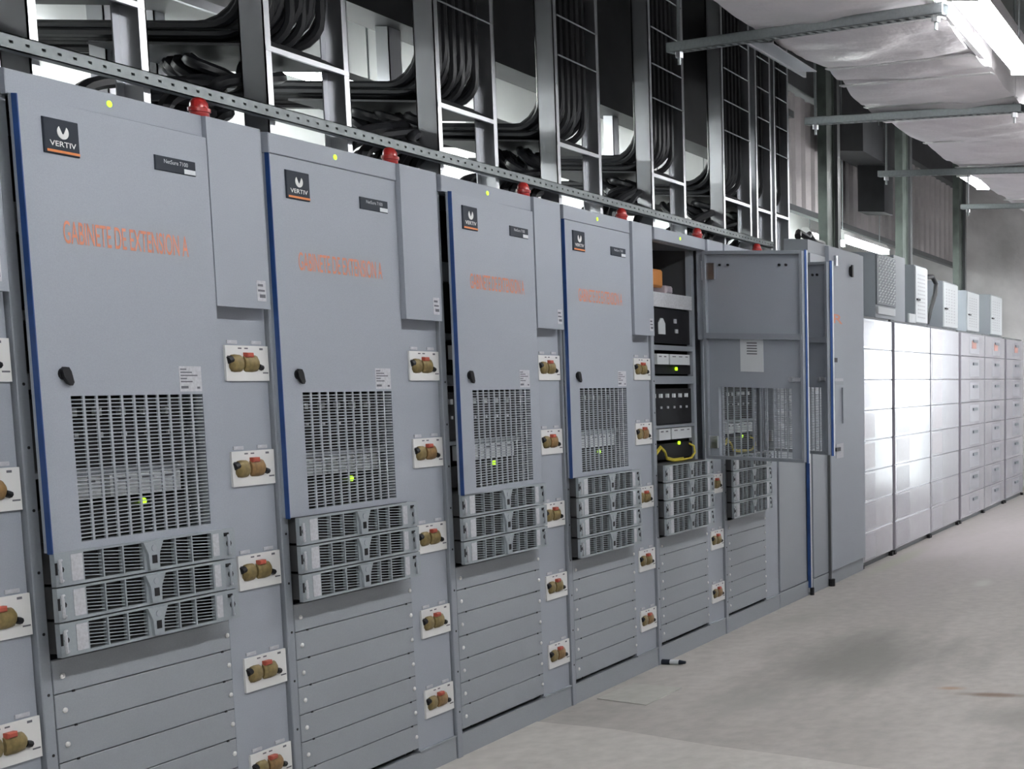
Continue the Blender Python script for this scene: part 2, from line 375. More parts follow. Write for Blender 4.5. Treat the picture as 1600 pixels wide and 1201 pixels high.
def add_shelf(cab, k, z):
    s = part('rectifier_shelf', shelf_mb, SHELF, cab, (0, -.062, z), key='shelf')
    part('shelf_case', shelf_case_mb, STRUT_D, s, key='shelf_case')['label'] = 'dark sheet case behind the front'
    part('shelf_back', lambda: MB().box(.039, .05, .007, DW-.039, .056, U-.011), BLACK, s, key='shelf_back')
    part('slot_grille', shelf_grille_mb, SHELF, s, key='shelf_grille')['kind'] = 'stuff'
    part('centre_pull', lambda: MB().prism([(.268, U-.008), (.336, U-.008), (.321, .048), (.318, .006), (.286, .006), (.283, .048)], -.008, .001), SHELF, s, key='pull')
    part('pull_emblem', lambda: MB().cyl((.302, -.008, .063), (.302, -.0095, .063), .0085, 12), GRILLE, s, key='pullem')
    part('pull_slot', lambda: MB().box(.294, -.0092, .022, .310, -.008, .044), BLACK, s, key='pullslot')
    part('shelf_latch', latch_mb, LABEL, s, (.006, 0, 0), smooth=True, key='slatch')['label'] = 'pale wire latch'
    part('latch_hole', lambda: MB().cyl((.017, -.0015, .042), (.017, 0, .042), .008, 8).box(.0, -.0015, .03, .006, .0, .06), BLACK, s, key='lhole')
    part('shelf_label', lambda: MB().box(.047, -.0012, .010, .081, 0, U-.012), LABEL, s, key='slab')['label'] = 'pale rating label'
    part('shelf_label', lambda: MB().box(.522, -.0012, .012, .545, 0, U-.014), LABEL, s, key='slab2')
    part('shelf_latch', latch_mb, GRILLE, s, (.572, 0, 0), smooth=True, key='slatch2')
    part('latch_hole', lambda: MB().cyl((.583, -.0015, .042), (.583, 0, .042), .010, 8).box(.566, -.0015, .064, .584, 0, .074), BLACK, s, key='lhole2')
    return s
def add_blank(cab, zc):
    p = part('blank_panel', lambda: MB().cbox(.028, -.009, -U/2+.0014, .634, .004, U/2-.0014, .0014), GREY_PANEL, cab, (0, 0, zc), key='blank')
    for x in (.055, .622):
        part('screw', lambda: MB().lathe([(.0075, 0), (.0075, .002), (.004, .0045)], n=8), WHITE, p, (x, -.009, 0), (math.radians(90), 0, 0), key='screw')
    for x in (.085, .60):
        part('notch', lambda: MB().box(-.004, -.0098, -.003, .004, -.008, .003), BLACK, p, (x, 0, -U/2), key='notch')
    return p
LUMP = [(0, .021), (.10, .025), (.55, .026), (.85, .024), (1, .013)]
def add_plate(cab, z, k):
    p = part('breaker_plate', lambda: MB().box(-.088, -.006, -.052, .088, 0, .052), WHITE, cab, (.778, .0, z), key='bplate')
    p['label'] = 'white plate carrying two brass breakers'
    def lump(x0, x1):
        b = MB(); L = x1-x0
        b.tube([(x0+L*q, 0, 0) for q, _ in LUMP], [r for _, r in LUMP], 12)
        b.v = [(x, -.006+y*.45, z) for x, y, z in b.v]; return b
    part('breaker', lambda: lump(-.026, -.076), BRASS, p, smooth=True, key='bkL')['label'] = 'olive brass breaker'
    part('breaker', lambda: lump(-.018, .044), BRASS2 if k in (1, 4) else BRASS, p, smooth=True, key=('bkR', k in (1, 4)))['label'] = 'olive brass breaker'
    part('terminal_cap', lambda: MB().cyl((-.068, -.008, .012), (-.082, -.007, .008), .011, 8), BLACK, p, key='tcap'); part('terminal_cap', lambda: MB().cyl((.040, -.008, -.008), (.056, -.007, -.013), .009, 8), BLACK, p, key='tcap2')
    part('red_clip', lambda: MB().cbox(-.016, -.020, .018, .012, -.006, .032, .003), RED_D, p, key='rclip')['label'] = 'small red clip'
    part('plate_tab', lambda: MB().box(-.02, -.003, .057, .02, 0, .067), LABEL, p, (-.054, 0, 0), key='ptab'); part('plate_tab', lambda: MB().box(-.02, -.003, .057, .02, 0, .067), LABEL, p, (.045, 0, 0), key='ptab')
    part('plate_print', lambda: MB().box(-.082,-.0065,.016,-.070,-.006,.022).box(-.036,-.0065,.042,-.022,-.006,.046).box(-.010,-.0065,.042,.004,-.006,.046).box(.052,-.0065,.040,.066,-.006,.046).box(.062,-.0065,-.030,.084,-.006,-.026), INK, p, key='pprint')['kind'] = 'stuff'
    return p
def cover_mb():
    r = .035
    prof = [(.614, .012), (.614, -.05)] + [(x, y) for x, y in arc(.852-r, -.05+r, r, -90, 0, 6)] + [(.852, .012)]
    return MB().zprism(prof, 1.640, HZ-.002)
def add_equipment(cab, i):
    """breaker and controller rows standing in the rack, seen through the vent or the open door"""
    for q, (z0, z1) in enumerate(((1.20, 1.38), (1.61, 1.785), (1.02, 1.10), (1.455, 1.50))):
        part('equipment_tray', lambda: MB().box(.06, .045, z0, .585, .10 if q == 2 else .40, z1), BLACK, cab, key=('eq', q))
    for z0, z1 in ((1.122, 1.178), (1.503, 1.556)):
        part('label_strip', lambda: MB().box(.13, .022, z0, .262, .045, z1), PAPER, cab, key=('lst', z0))['label'] = 'white circuit label strip'; part('label_strip', lambda: MB().box(.282, .022, z0, .525, .045, z1), PAPER, cab, key=('lst2', z0))['label'] = 'white circuit label strip'
        part('strip_print', lambda: MB().box(.15,.0212,z1-.016,.18,.022,z1-.010).box(.21,.0212,z1-.016,.235,.022,z1-.010).box(.31,.0212,z1-.014,.35,.022,z1-.009).box(.39,.0212,z1-.014,.43,.022,z1-.009).box(.47,.0212,z1-.014,.50,.022,z1-.009), INK, cab, key=('lsp', z0))['kind'] = 'stuff'
    for x, z in ((.408, 1.098), (.395, 1.482)):
        part('status_light', lambda: MB().cyl((0,0,0), (0,-.008,0), .0095, 10), GREEN_LED, cab, (x, .044, z), key='led')['label'] = 'lit green status light'
    for q, (z0, z1) in enumerate(((1.405, 1.445), (1.575, 1.60), (1.182, 1.196), (1.79, 1.862))):
        part('rack_shelf', lambda: MB().box(.05, .03, z0, .588, .40, z1), LABEL if i == 4 and q == 3 else GREY_POST, cab, key=('rshelf', q, i == 4 and q == 3))
    for k in range(6):
        part('breaker_toggle', lambda: MB().box(-.009, -.012, -.010, .009, 0, .010), PAPER, cab, (.12+k*.078, .045, 1.345), key='tog')
        part('breaker_toggle', lambda: MB().box(-.006, -.006, -.006, .006, 0, .006), LABEL, cab, (.13+k*.078, .045, 1.285), key='tog2')
    if i in (4, 5):
        part('insulator_block', lambda: MB().cbox(.16, .10, 1.895, .40, .35, 1.985, .01), COPPER, cab)['label'] = 'orange insulator block at the rack top'
        part('insulator_block', lambda: MB().cbox(.44, .10, 1.868, .52, .30, 1.91, .01), BATT_PINK, cab)['label'] = 'small pink block'
        part('warning_tag', lambda: MB().prism([(.20, 1.655), (.275, 1.655), (.275, 1.71), (.25, 1.735), (.225, 1.735), (.20, 1.71)], .040, .045), PAPER, cab)['label'] = 'white tag on a black panel'
        part('warning_tag', lambda: MB().box(.385, .040, 1.715, .415, .045, 1.737), LABEL, cab); part('warning_tag', lambda: MB().box(.40, .040, 1.665, .43, .045, 1.685), LABEL, cab)
        part('rack_rail', lambda: MB().box(.585, .03, .1, .612, .06, 2.10), GREY_POST, cab, key='rail'); part('rack_rail', lambda: MB().box(.05, .03, .1, .062, .06, 2.10), GREY_POST, cab, key='rail2')
        w = [(.10,.03,1.05),(.14,.02,1.085),(.19,.02,1.06),(.21,.02,1.025),(.28,.015,1.012),(.40,.015,1.012),(.50,.015,1.016),(.56,.02,1.04),(.57,.03,1.075),(.545,.05,1.09)]
        part('yellow_wire', lambda: MB().tube(w, .006, 6), YELLOW, cab, smooth=True)['label'] = 'yellow wire loop below the controller'
        part('yellow_wire', lambda: MB().tube([(x+.03, y+.015, z+.006) for x, y, z in w[:6]], .005, 6), YELLOW, cab, smooth=True)

ORD = {-1: 'leftmost grey power cabinet, cut by the left frame edge, breaker column only',
       0: 'nearest grey power cabinet with full orange lettering on its closed door',
       1: 'second closed grey power cabinet from the left, three rectifier shelves under its door',
       2: 'third closed grey power cabinet from the left, its door slightly ajar',
       3: 'grey power cabinet just left of the opened one, four rectifier shelves under its closed door',
       4: 'grey power cabinet standing wide open with wiring and black breakers visible',
       5: 'grey power cabinet half hidden behind the nearest open door, its own door open too'}
def cabinet(i):
    c = thing('power_cabinet', ORD[i], 'cabinet', (X0+i*W, 0, 0), 0, 'power cabinets in the row')
    part('cabinet_body', body_mb, GREY, c, key='body')
    part('interior_liner', lambda: MB().box(.062, .66, 1.01, .61, .685, 2.10).box(.605, .07, 1.01, .611, .66, 2.10).box(.009, .07, 1.01, .014, .66, 2.10), INTERIOR, c, key='liner')
    part('side_post', lambda: MB().cbox(-.010, -.012, 0, .022, .03, HZ-.004, .002), GREY_POST, c, key='post')
    part('header', lambda: MB().cbox(-.004, -.038, 2.106, .6135, .01, HZ-.001, .002), GREY, c, key='header')
    part('kick_plate', lambda: MB().box(.023, -.006, 0, .868, .02, .088).box(.64, -.010, .088, .868, .02, .094), GREY_PANEL, c, key='kick')
    part('post_hole', lambda: MB().add([], []) if False else [m for m in [MB()] if [m.cyl((.008, -.0128, .18+k*.155), (.008, -.0118, .18+k*.155), .0042, 6) for k in range(9)]][0], BLACK, c, key='holes')['kind'] = 'stuff'
    part('column_panel', lambda: MB().box(.645, .0, .094, .866, .012, 1.66), GREY_PANEL if i in (5,) else GREY, c, key='colpanel')
    part('column_cover', cover_mb, GREY, c, smooth=True, key='cover')['label'] = 'round-edged cover box at the top of the breaker column'
    part('cover_label', lambda: MB().box(.775, -.0508, 1.662, .812, -.05, 1.722), LABEL, c, key='clabel')
    part('cover_print', lambda: MB().box(.779,-.0514,1.705,.800,-.0508,1.712).box(.779,-.0514,1.690,.806,-.0508,1.696).box(.785,-.0514,1.672,.808,-.0508,1.682), INK, c, key='cprint')['kind'] = 'stuff'
    if i < 5:
        for k, z in enumerate((1.478, 1.167, .857, .548, .252)): add_plate(c, z, k)
    bl = part('beacon', lambda: MB().lathe([(.020, 0), (.020, .006), (.024, .010), (.024, .024), (.028, .026), (.028, .036), (.023, .038), (.022, .052), (.014, .064), (.004, .067)], n=14), RED, c, (.715, .045, HZ), smooth=True, key='beacon')
    bl['label'] = 'red beacon on the cabinet top'
    part('indicator', lambda: MB().cyl((.296, -.0395, 2.137), (.296, -.038, 2.137), .0085, 10), GREEN_LED, c, key='ind')['label'] = 'lit green indicator'
    n = 3 if i in (0, 1, 2) else 4
    if i >= 0:
        for k in range(n): add_shelf(c, k, .743 + (2-k)*U)
        for k in range(7 - (n-3)): add_blank(c, .6846 - (n-3)*U - k*U)
        add_equipment(c, i)
        ang, yo = {0: (-.9, .028), 1: (0, .012), 2: (-2.3, .024), 3: (0, .016), 4: (76, .03), 5: (56, .03)}[i]
        if ang < 0: ang = -ang
        d = add_door(c, i, ang, yo)
        if i >= 4: dress_open_door(d)
        if i < 4: part('door_gasket', lambda: MB().box(.004, -.004, ZB+.01, .02, .0, ZT-.01), BLACK, c, key='gasket')
    else:
        part('door', lambda: MB().box(.0, -.05, ZB, DW, -.022, ZT), GREY, c); part('blank_front', lambda: MB().box(.028, -.009, .1, .634, 0, ZB), GREY_PANEL, c)
    return c
for i in range(-1, 6): cabinet(i)

# tall plain cabinets that close the row
HT = 2.335
c6 = thing('tall_cabinet', 'plain grey cabinet with a blue-edged steel post, behind the open doors', 'cabinet', (X0+6*W, 0, 0), 0, None)
part('cabinet_body', MB().box(.0, .02, 0, .612, .72, HZ), GREY_PANEL, c6)
part('front_panel', MB().cbox(.02, .0, .1, .525, .02, HZ-.03, .003), GREY_PANEL, c6)
part('front_panel', MB().cbox(.582, .0, .1, .61, .02, HZ-.03, .003), GREY_PANEL, c6)
part('kick_plate', MB().box(.0, -.004, 0, .61, .02, .095), GREY_PANEL, c6)
part('edge_film', MB().box(.540, -.022, .05, .5445, .0, 2.06), BLUE, c6)['label'] = 'blue film on the post'
part('edge_post', MB().box(.545, -.020, .02, .578, .0, 2.06), LABEL, c6)['label'] = 'pale steel post'
part('post_foot', MB().cyl((.552, -.025, 0), (.552, -.025, .05), .014, 10), BLACK, c6)
XC = 9.235; WC = 10.395-XC
c7 = thing('tall_cabinet', 'tall grey end cabinet with an orange letter R and black knob, beside the white batteries', 'cabinet', (XC, 0, 0), 0, None)
part('cabinet_body', MB().box(.0, .0, 0, WC, .72, HZ), GREY_PANEL, c7)
part('top_box', MB().box(.0, .0, HZ, WC, .16, HT), GREY_PANEL, c7)
d7 = part('door', MB().cbox(.35, -.03, .1, WC-.005, -.001, HT-.01, .004), GREY, c7)
part('side_panel', MB().cbox(.01, -.012, .1, .325, -.001, 2.25, .003), GREY_POST, c7)
part('edge_post', MB().box(.328, -.028, .05, .342, -.001, 2.2), STRUT_D, c7)
part('post_foot', MB().cyl((.335, -.03, 0), (.335, -.03, .05), .022, 10), BLACK, c7)
link('door_lettering', text_mesh('R', .21, .062, ORANGE, .012), d7, (9.66-XC, -.0308, 1.812))
part('knob', MB().cyl((.83, -.03, 2.19), (.83, -.04, 2.19), .036, 12).box(.815, -.05, 2.15, .845, -.04, 2.235), BLACK, d7)['label'] = 'black knob near the top'
part('hinge_pin', MB().cyl((.47, -.042, 2.20), (.47, -.042, 2.27), .018, 10), GALV, d7)
part('lock', MB().box(.40, -.04, 1.545, .48, -.03, 1.575), BLACK, d7)
part('pull_frame', MB().box(.41, -.04, 1.12, .43, -.03, 1.41).box(.60, -.04, 1.12, .625, -.03, 1.37).box(.41, -.04, 1.39, .61, -.03, 1.415), GREY_POST, d7)
part('pull_bar', MB().box(.41, -.042, 1.415, .60, -.03, 1.435), LABEL, d7)['label'] = 'pale bar across the pull frame'
part('rating_label', MB().box(.46, -.033, .88, .62, -.03, .98), LABEL, d7)
part('lock', MB().box(.43, -.042, .93, .53, -.03, .955), BLACK, d7)
part('kick_plate', MB().box(0, -.01, 0, WC, 0, .095), GREY_PANEL, c7)

# ------------------------------------------------------------------ battery racks
RX = [(10.425, 11.275), (11.345, 12.545), (12.56, 13.70), (13.79, 14.93), (14.945, 16.06), (16.16, 17.30)]
BL = ['nearest white battery rack, beside the grey end cabinet', 'second white battery rack, right of the first dark gap', 'third white battery rack, left of the second dark gap',
      'fourth white battery rack, right of the second dark gap', 'fifth white battery rack, left of the last dark gap', 'farthest white battery rack at the end of the row']
BZ0, BH = .042, .2303
for k, (xa, xb) in enumerate(RX):
    w = xb-xa
    b = thing('battery_rack', BL[k], 'battery rack', (xa, 0, 0), 0, 'white battery racks along the aisle')
    for q, (x0_, x1_) in enumerate(((-.02, .012), (w-.012, w+.012))):
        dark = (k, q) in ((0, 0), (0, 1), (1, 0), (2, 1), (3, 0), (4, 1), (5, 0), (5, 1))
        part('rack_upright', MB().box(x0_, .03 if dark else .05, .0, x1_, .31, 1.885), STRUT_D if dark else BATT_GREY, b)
        part('rack_foot', MB().box(max(x0_-.02, -.02), .0, 0, x1_+(.02 if q == 0 else 0), .3, .03), BLACK, b)
    part('rack_cap', MB().box(0, .03, 1.886, w, .31, 1.90), STRUT_D, b)
    part('rack_plinth', MB().box(.02, .03, .0, w-.02, .30, .04), STRUT_D, b)
    for r in range(8):
        z = BZ0 + r*BH
        mdl = part('battery_module', lambda: MB().cbox(.008, 0, .0014, w-.008, .30, BH-.0014, .005), BATT, b, (0, 0, z), key=('bm', k))
        if k < 3:
            part('module_label', lambda: MB().box(.05, -.0012, .02, .05+.34*w, 0, BH-.02), BATT_PINK if r > 2 else BATT_GREY, mdl, key=('bml', k, r > 2))
        else:
            part('module_label', lambda: MB().box(.35*w, -.0012, .03, .75*w, 0, BH-.03), BATT_GREY, mdl, key=('bml', k))
            part('module_handle', lambda: MB().box(.48*w, -.012, BH*.62, .66*w, 0, BH*.74), INNER, mdl, key=('bmh', k))
        if k >= 3 and r == 7:
            part('module_label', lambda: MB().box(.44*w, -.0035, .08, .62*w, -.0012, BH-.075), ORANGE_P, mdl)['label'] = 'orange printed label'

# grey breaker boxes on top of the racks
BX = [(10.95, 11.52, 2.40), (12.15, 12.58, 2.40), (13.2, 13.80, 2.335), (14.23, 14.80, 2.31), (15.42, 16.05, 2.34)]
BXL = ['first grey breaker box on the batteries, with a perforated speckled cover', 'second breaker box on the batteries, white cover with a wide lower flange',
       'third breaker box on the batteries, white cover, black cable loop beside it', 'fourth breaker box from the left on the batteries, white cover', 'last breaker box on the batteries, white cover against the concrete wall']
for k, (xa, xb, zt) in enumerate(BX):
    w = xb-xa; z0 = 1.905; h = zt-z0
    b = thing('breaker_box', BXL[k], 'electrical box', (xa, .03, z0), 0, 'breaker boxes on the battery racks')
    part('box_body', MB().box(0, .012, 0, w, .22, h), GREY_POST, b)
    part('box_foot', MB().box(.04, .02, -.005, .10, .2, 0), BLACK, b); part('box_foot', MB().box(w-.10, .02, -.005, w-.04, .2, 0), BLACK, b)
    if k == 0:
        part('cover', MB().cbox(.01, 0, .10, w-.01, .012, h-.01, .003), INNER, b)
        sl = MB()
        for ix in range(6):
            for iz in range(17):
                x = .05+ix*.082+(iz % 2)*.03; z = .115+iz*.0215
                sl.add([(x, -.003, z), (x+.05, -.003, z+.012), (x+.05, 0, z+.012), (x, 0, z), (x, -.003, z+.009), (x+.05, -.003, z+.021), (x+.05, 0, z+.021), (x, 0, z+.009)],
                       [(0,3,2,1),(4,5,6,7),(0,1,5,4),(1,2,6,5),(2,3,7,6),(3,0,4,7)])
        part('perforation', sl, PAPER, b)['kind'] = 'stuff'
        part('name_plate', MB().box(.03, -.004, .03, w-.04, .012, .085), PAPER, b)
        part('box_wing', MB().box(w, .02, -.005, w+.35, .05, h+.03), GREY_POST, b)['label'] = 'plain grey wing plate'
    else:
        part('cover', MB().cbox(.01, 0, .01, w-.01, .012, h-.01, .003), PAPER, b)['label'] = 'white front cover'
        def dots(w=w, h=h):
            m = MB()
            for ix in range(4):
                for iz in range(12): m.box(.08+ix*(w-.16)/4, -.001, .05+iz*(h-.1)/12, .08+ix*(w-.16)/4+.05, 0, .05+iz*(h-.1)/12+.012)
            return m
        part('perforation', dots(), LABEL, b)['kind'] = 'stuff'
        part('cover_latch', MB().box(.03, -.012, h*.40, .13, 0, h*.43), BLACK, b)
        if k == 1: part('cover_flange', MB().box(-.22, .0, .0, .0, .012, .075), PAPER, b)
loop = [(12.92, .12, 1.93), (12.96, .10, 2.06), (13.06, .08, 2.20), (13.10, .08, 2.30), (13.04, .10, 2.36), (12.92, .12, 2.35), (12.86, .14, 2.30)]
tag(part('cable_loop', MB().tube(loop, .022, 8), RUBBER, None, smooth=True), 'black cable looping between two breaker boxes on the batteries', 'cable')

# ------------------------------------------------------------------ strut rail in front of the ladders
rl = thing('strut_rail', 'long perforated grey strut rail running above the cabinet tops', 'rail', (2.4, .28, 2.286))
LR = 7.0
rb = MB().box(0, .004, 0, LR, .008, .0170).box(0, .004, .0245, LR, .008, .041).box(0, .004, 0, LR, .041, .003).box(0, .004, .038, LR, .041, .041)
for k in range(141):
    x = k*.05; rb.box(x, .004, .0170, min(x+.037, LR), .008, .0245)
part('channel', rb, STRUT_R, rl)
part('channel_back', MB().box(0, .012, .004, LR, .014, .037), STRUT_D, rl)

# ------------------------------------------------------------------ cable ladders and their cables
LAD = [(3.80, 4.215), (4.715, 5.15), (5.69, 6.135), (6.645, 7.09), (7.66, 8.113), (8.665, 9.14), (9.225, 9.515), (9.565, 9.86)]
LL = ['leftmost galvanised cable ladder at the picture edge', 'second galvanised cable ladder from the left, over the nearest cabinet', 'third galvanised cable ladder from the left',
      'fourth galvanised cable ladder from the left', 'fifth galvanised cable ladder, above the cabinet left of the open one', 'sixth galvanised cable ladder, above the open cabinet', 'first of two narrow galvanised cable ladders near the rail end', 'last narrow galvanised cable ladder at the rail end']
CL = ['leftmost cable ladder', 'second cable ladder', 'third cable ladder', 'fourth cable ladder', 'fifth cable ladder', 'sixth cable ladder', 'first narrow cable ladder', 'last narrow cable ladder']
ORDN = 'first second third fourth fifth sixth seventh eighth ninth tenth eleventh twelfth thirteenth fourteenth'.split()
ZL0, ZL1 = HZ+.002, 4.55
for k, (xa, xb) in enumerate(LAD):
    t = thing('cable_ladder', LL[k], 'cable ladder', (xa, .33, 0), 0, 'cable ladders above the cabinets')
    w = xb-xa
    def up(mir):
        b = MB(); s = -1 if mir else 1; x = w if mir else 0
        b.box(min(x, x+s*.004), 0, ZL0, max(x, x+s*.004), .085, ZL1); b.box(min(x, x+s*.030), 0, ZL0, max(x, x+s*.030), .004, ZL1); b.box(min(x, x+s*.03), .081, ZL0, max(x, x+s*.03), .085, ZL1)
        return b
    part('upright', up(False), GALV, t); part('upright', up(True), GALV, t)
    for z in ([2.93, 3.11, 3.30, 3.49, 3.68] if k != 1 else [3.49]):
        part('rung', lambda: MB().cyl((.03, -.004, 0), (w-.03, -.004, 0), .004, 6), STRUT, t, (0, 0, z), key=('rung', k))
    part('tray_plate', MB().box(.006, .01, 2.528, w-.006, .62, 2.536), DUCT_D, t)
    part('tray_lip', MB().box(.006, -.002, 2.515, w-.006, .012, 2.532), GALV, t)
    part('tray_curve', MB().add([(.01, .02, 2.536), (w-.01, .02, 2.536), (w-.01, .10, 2.58), (.01, .10, 2.58), (w-.01, .5, 2.585), (.01, .5, 2.585)], [(0,1,2,3), (3,2,4,5)]), STRUT_D, t)
    # hanging cables in two rows: vertical, then bent back on to the tray
    n = 9 if k == 0 else (8 if k > 5 else 14)
    x_lo, x_hi = (.085, .29) if k == 0 else (.045, w-.045)
    for row, (yr, m_) in enumerate(((.050, n), (.095, n-3))):
        for j in range(m_):
            x = x_lo + (x_hi-x_lo)*j/(m_-1); y = yr + (j % 2)*.012
            zb = 2.565 + .012*math.sin(j*1.7+k) + .018*(j % 3)*.5 + row*.025
            R_ = .13 + .03*((j*2) % 3)
            pts = [(0, 0, 4.5), (0, 0, 3.6), (.004*math.sin(j*2.3), 0, zb+R_+.18)]
            sw = -.09*(j/(m_-1))                         # the strands lean left as they bend
            for a in range(0, 91, 15):
                q = math.radians(a); pts.append((sw*(1-math.cos(q)), R_*(1-math.cos(q)), zb + R_ - R_*math.sin(q)))
            pts.append((sw*1.2, R_+.75, zb-.003))
            o = part('hanging_cable', MB().tube(pts, .0155, 7), RUBBER, None, (xa+x, .33+y, 0), smooth=True)
            tag(o, 'black cable, %s from the left in the %s row on the %s' % (ORDN[j], ('front', 'rear')[row], CL[k]), 'cable', 'black cables hanging on the ' + CL[k])
    # feeders that sag from the tray to the cabinet top on its left
    m = 6 if k in (0, 6, 7) else 14
    rf = random.Random(40+k)
    for j in range(m):
        x1 = xa + w*(.20 + .72*j/(m-1)); y1 = .40 + .30*rf.random(); dz = .13*rf.random()
        x0 = xa - .52 + .44*j/(m-1) + .03*rf.random(); y0 = .34 + .26*rf.random()
        p0 = Vector((x1, y1+.14, 2.50))
        pts = [p0, p0+Vector((-.08, -.05, -.012-dz*.35)), (xa+.14, y1, 2.465-dz*.9), (xa-.06, (y1+y0)/2, 2.42-dz), (x0+.12, y0, 2.35-dz*.5), (x0+.02, y0, 2.27), (x0, y0, HZ-.001)]
        P = [Vector(p) for p in pts]
        for _ in range(2):
            Q = [P[0]]
            for a, b in zip(P[:-1], P[1:]): Q += [a.lerp(b, .25), a.lerp(b, .75)]
            P = Q + [P[-1]]
        o = part('feeder_cable', MB().tube(P, .0205, 7), RUBBER, None, smooth=True)
        tag(o, 'thick black feeder cable, %s from the left under the %s' % (ORDN[j], CL[k]), 'cable', 'feeder cables under the ' + CL[k])

# slack cables on the tall cabinets
tag(part('slack_cable', MB().tube([(9.28,.08,HT+.02),(9.36,.10,HT+.055),(9.45,.07,HT+.03),(9.55,.09,HT+.06),(9.65,.10,HT+.03),(9.8,.08,HT+.02)], .022, 7), RUBBER, None, smooth=True),
    'slack black cable lying on the tall cabinets', 'cable')

# ------------------------------------------------------------------ foil duct over the aisle, trapezes and lamps
DZ0 = 2.93
dk = thing('foil_duct', 'wide foil-wrapped ventilation duct hung over the aisle', 'duct', (0, 0, DZ0))
xs = [4.2, 5.1, 6.02, 6.75, 7.05, 7.72, 8.05, 8.9, 9.8, 10.5, 11.6, 12.6, 13.8, 15.2, 16.8]
rnd = random.Random(3)
edge = []
for n_, x in enumerate(xs):
    sag = .0 if n_ % 2 else -.018
    edge.append((x, -.835 + rnd.uniform(-.05, .05), -1.675 + rnd.uniform(-.02, .02), sag))
from mathutils import noise as mnoise
def duct_seg(a, b):
    m = MB(); N = 16; sk = .30; L = max(4, int((b[0]-a[0])/.05)); vs = []
    for p in range(L+1):
        s_ = p/L; x = a[0]+(b[0]-a[0])*s_; yl = a[1]+(b[1]-a[1])*s_; yr = a[2]+(b[2]-a[2])*s_; sag = -.02*math.sin(math.pi*s_)
        row = []
        for q in range(N+1):
            t = q/N; y = yl+(yr-yl)*t
            nz = .028*mnoise.noise((x*5.5+t*1.6, y*1.7, 1.3)) + 0.011*mnoise.noise((x*19+t*3, y*5, 4.1))
            row.append((x-sk*t*1.2+.15, y, sag + nz*(.35+.65*math.sin(math.pi*t)) - .012*math.sin(math.pi*t)))
        row += [(x-sk*1.2+.15, yr-.005, .36), (x+.15, yl+.005, .36)]
        vs += row
    R = N+3
    fs = [(p*R+q, p*R+(q+1) % R, (p+1)*R+(q+1) % R, (p+1)*R+q) for p in range(L) for q in range(R)]
    fs += [tuple(range(R-1, -1, -1)), tuple(range(L*R, (L+1)*R))]
    return m.add(vs, fs)
for a, b in zip(edge[:-1], edge[1:]):
    a2 = (a[0]+.006, a[1], a[2], a[3]); part('duct_section', duct_seg(a2, b), FOIL, dk, smooth=True)
for (x, yl, yr, sg) in edge[1:-1]:
    part('seam_tape', MB().beam((x+.15, yl+.004, sg-.006), (x-.21, yr-.004, sg-.006), .035, .006), TAPE, dk)
part('corner_flange', MB().beam((6.20, -.744, -.03), (6.90, -.77, -.03), .012, .03).beam((6.22, -.80, -.036), (6.80, -.81, -.036), .10, .004), GALV, dk)
part('corner_flange', MB().beam((4.3, -1.70, .0), (6.6, -1.69, .0), .025, .025), TAPE, dk)
TR = [((6.32, -.36), (5.58, -1.76)), ((8.10, -.38), (7.60, -1.70)), ((10.18, -.21), (9.72, -1.74)), ((12.10, -.38), (11.72, -1.74))]
TL_ = ['nearest strut hanger crossing under the foil duct, highest in the picture', 'second strut hanger under the foil duct', 'third strut hanger under the foil duct', 'farthest strut hanger under the foil duct, near the end wall']
for k, (p, q) in enumerate(TR):
    t = thing('duct_hanger', TL_[k], 'hanger', (p[0], p[1], 2.885), 0, 'strut hangers under the duct')
    v = Vector((q[0]-p[0], q[1]-p[1], 0)); L = v.length; t.rotation_euler = (0, 0, math.atan2(v.y, v.x))
    b = MB().box(0, -.0205, -.0205, L, -.0165, .0205).box(0, .0165, -.0205, L, .0205, .0205).box(0, -.0205, .0165, L, .0205, .0205).box(0, -.0205, -.0205, L, -.011, -.0175).box(0, .011, -.0205, L, .0205, -.0175)
    x = 0.0
    while x < L: b.box(x, -.011, -.0205, min(x+.022, L), .011, -.0175); x += .05
    part('channel', b, STRUT, t)
    for x in (.06, L-.05):
        part('threaded_rod', MB().cyl((x, 0, -.075), (x, 0, ZC-2.885), .007, 6), STRUT, t)
        part('nut', MB().cyl((x, 0, -.045), (x, 0, -.021), .017, 6), GALV, t)

def lamp(x0, x1, y, z, label, mt, group, rods=True):
    t = thing('fluorescent_lamp', label, 'lamp', (x0, y, z), 0, group)
    L = x1-x0
    part('housing', MB().add([(0,-.07,0),(L,-.07,0),(L,.07,0),(0,.07,0),(0,-.03,.05),(L,-.03,.05),(L,.03,.05),(0,.03,.05)], [(0,3,2,1),(4,5,6,7),(0,1,5,4),(1,2,6,5),(2,3,7,6),(3,0,4,7)]), LAMP_W, t)
    for y_ in (-.035, .035):
        part('tube', lambda: MB().cyl((.03, 0, 0), (L-.03, 0, 0), .017, 10), mt, t, (0, y_, -.026), smooth=True, key=('tube', round(L, 3), mt.name))['label'] = 'lit fluorescent tube'
    part('end_cap', MB().box(0, -.06, -.045, .025, .06, .0), LAMP_W, t); part('end_cap', MB().box(L-.025, -.06, -.045, L, .06, 0), LAMP_W, t)
    if rods:
        part('hanger_rod', MB().cyl((.15, 0, .045), (.15, 0, ZC-z), .005, 6), STRUT, t); part('hanger_rod', MB().cyl((L-.15, 0, .045), (L-.15, 0, ZC-z), .005, 6), STRUT, t)
    return t
AL = [(-1.6, -.4), (.9, 2.1), (2.9, 4.1), (5.45, 6.80), (7.78, 9.0), (12.2, 13.4), (14.4, 15.6), (16.6, 17.8)]
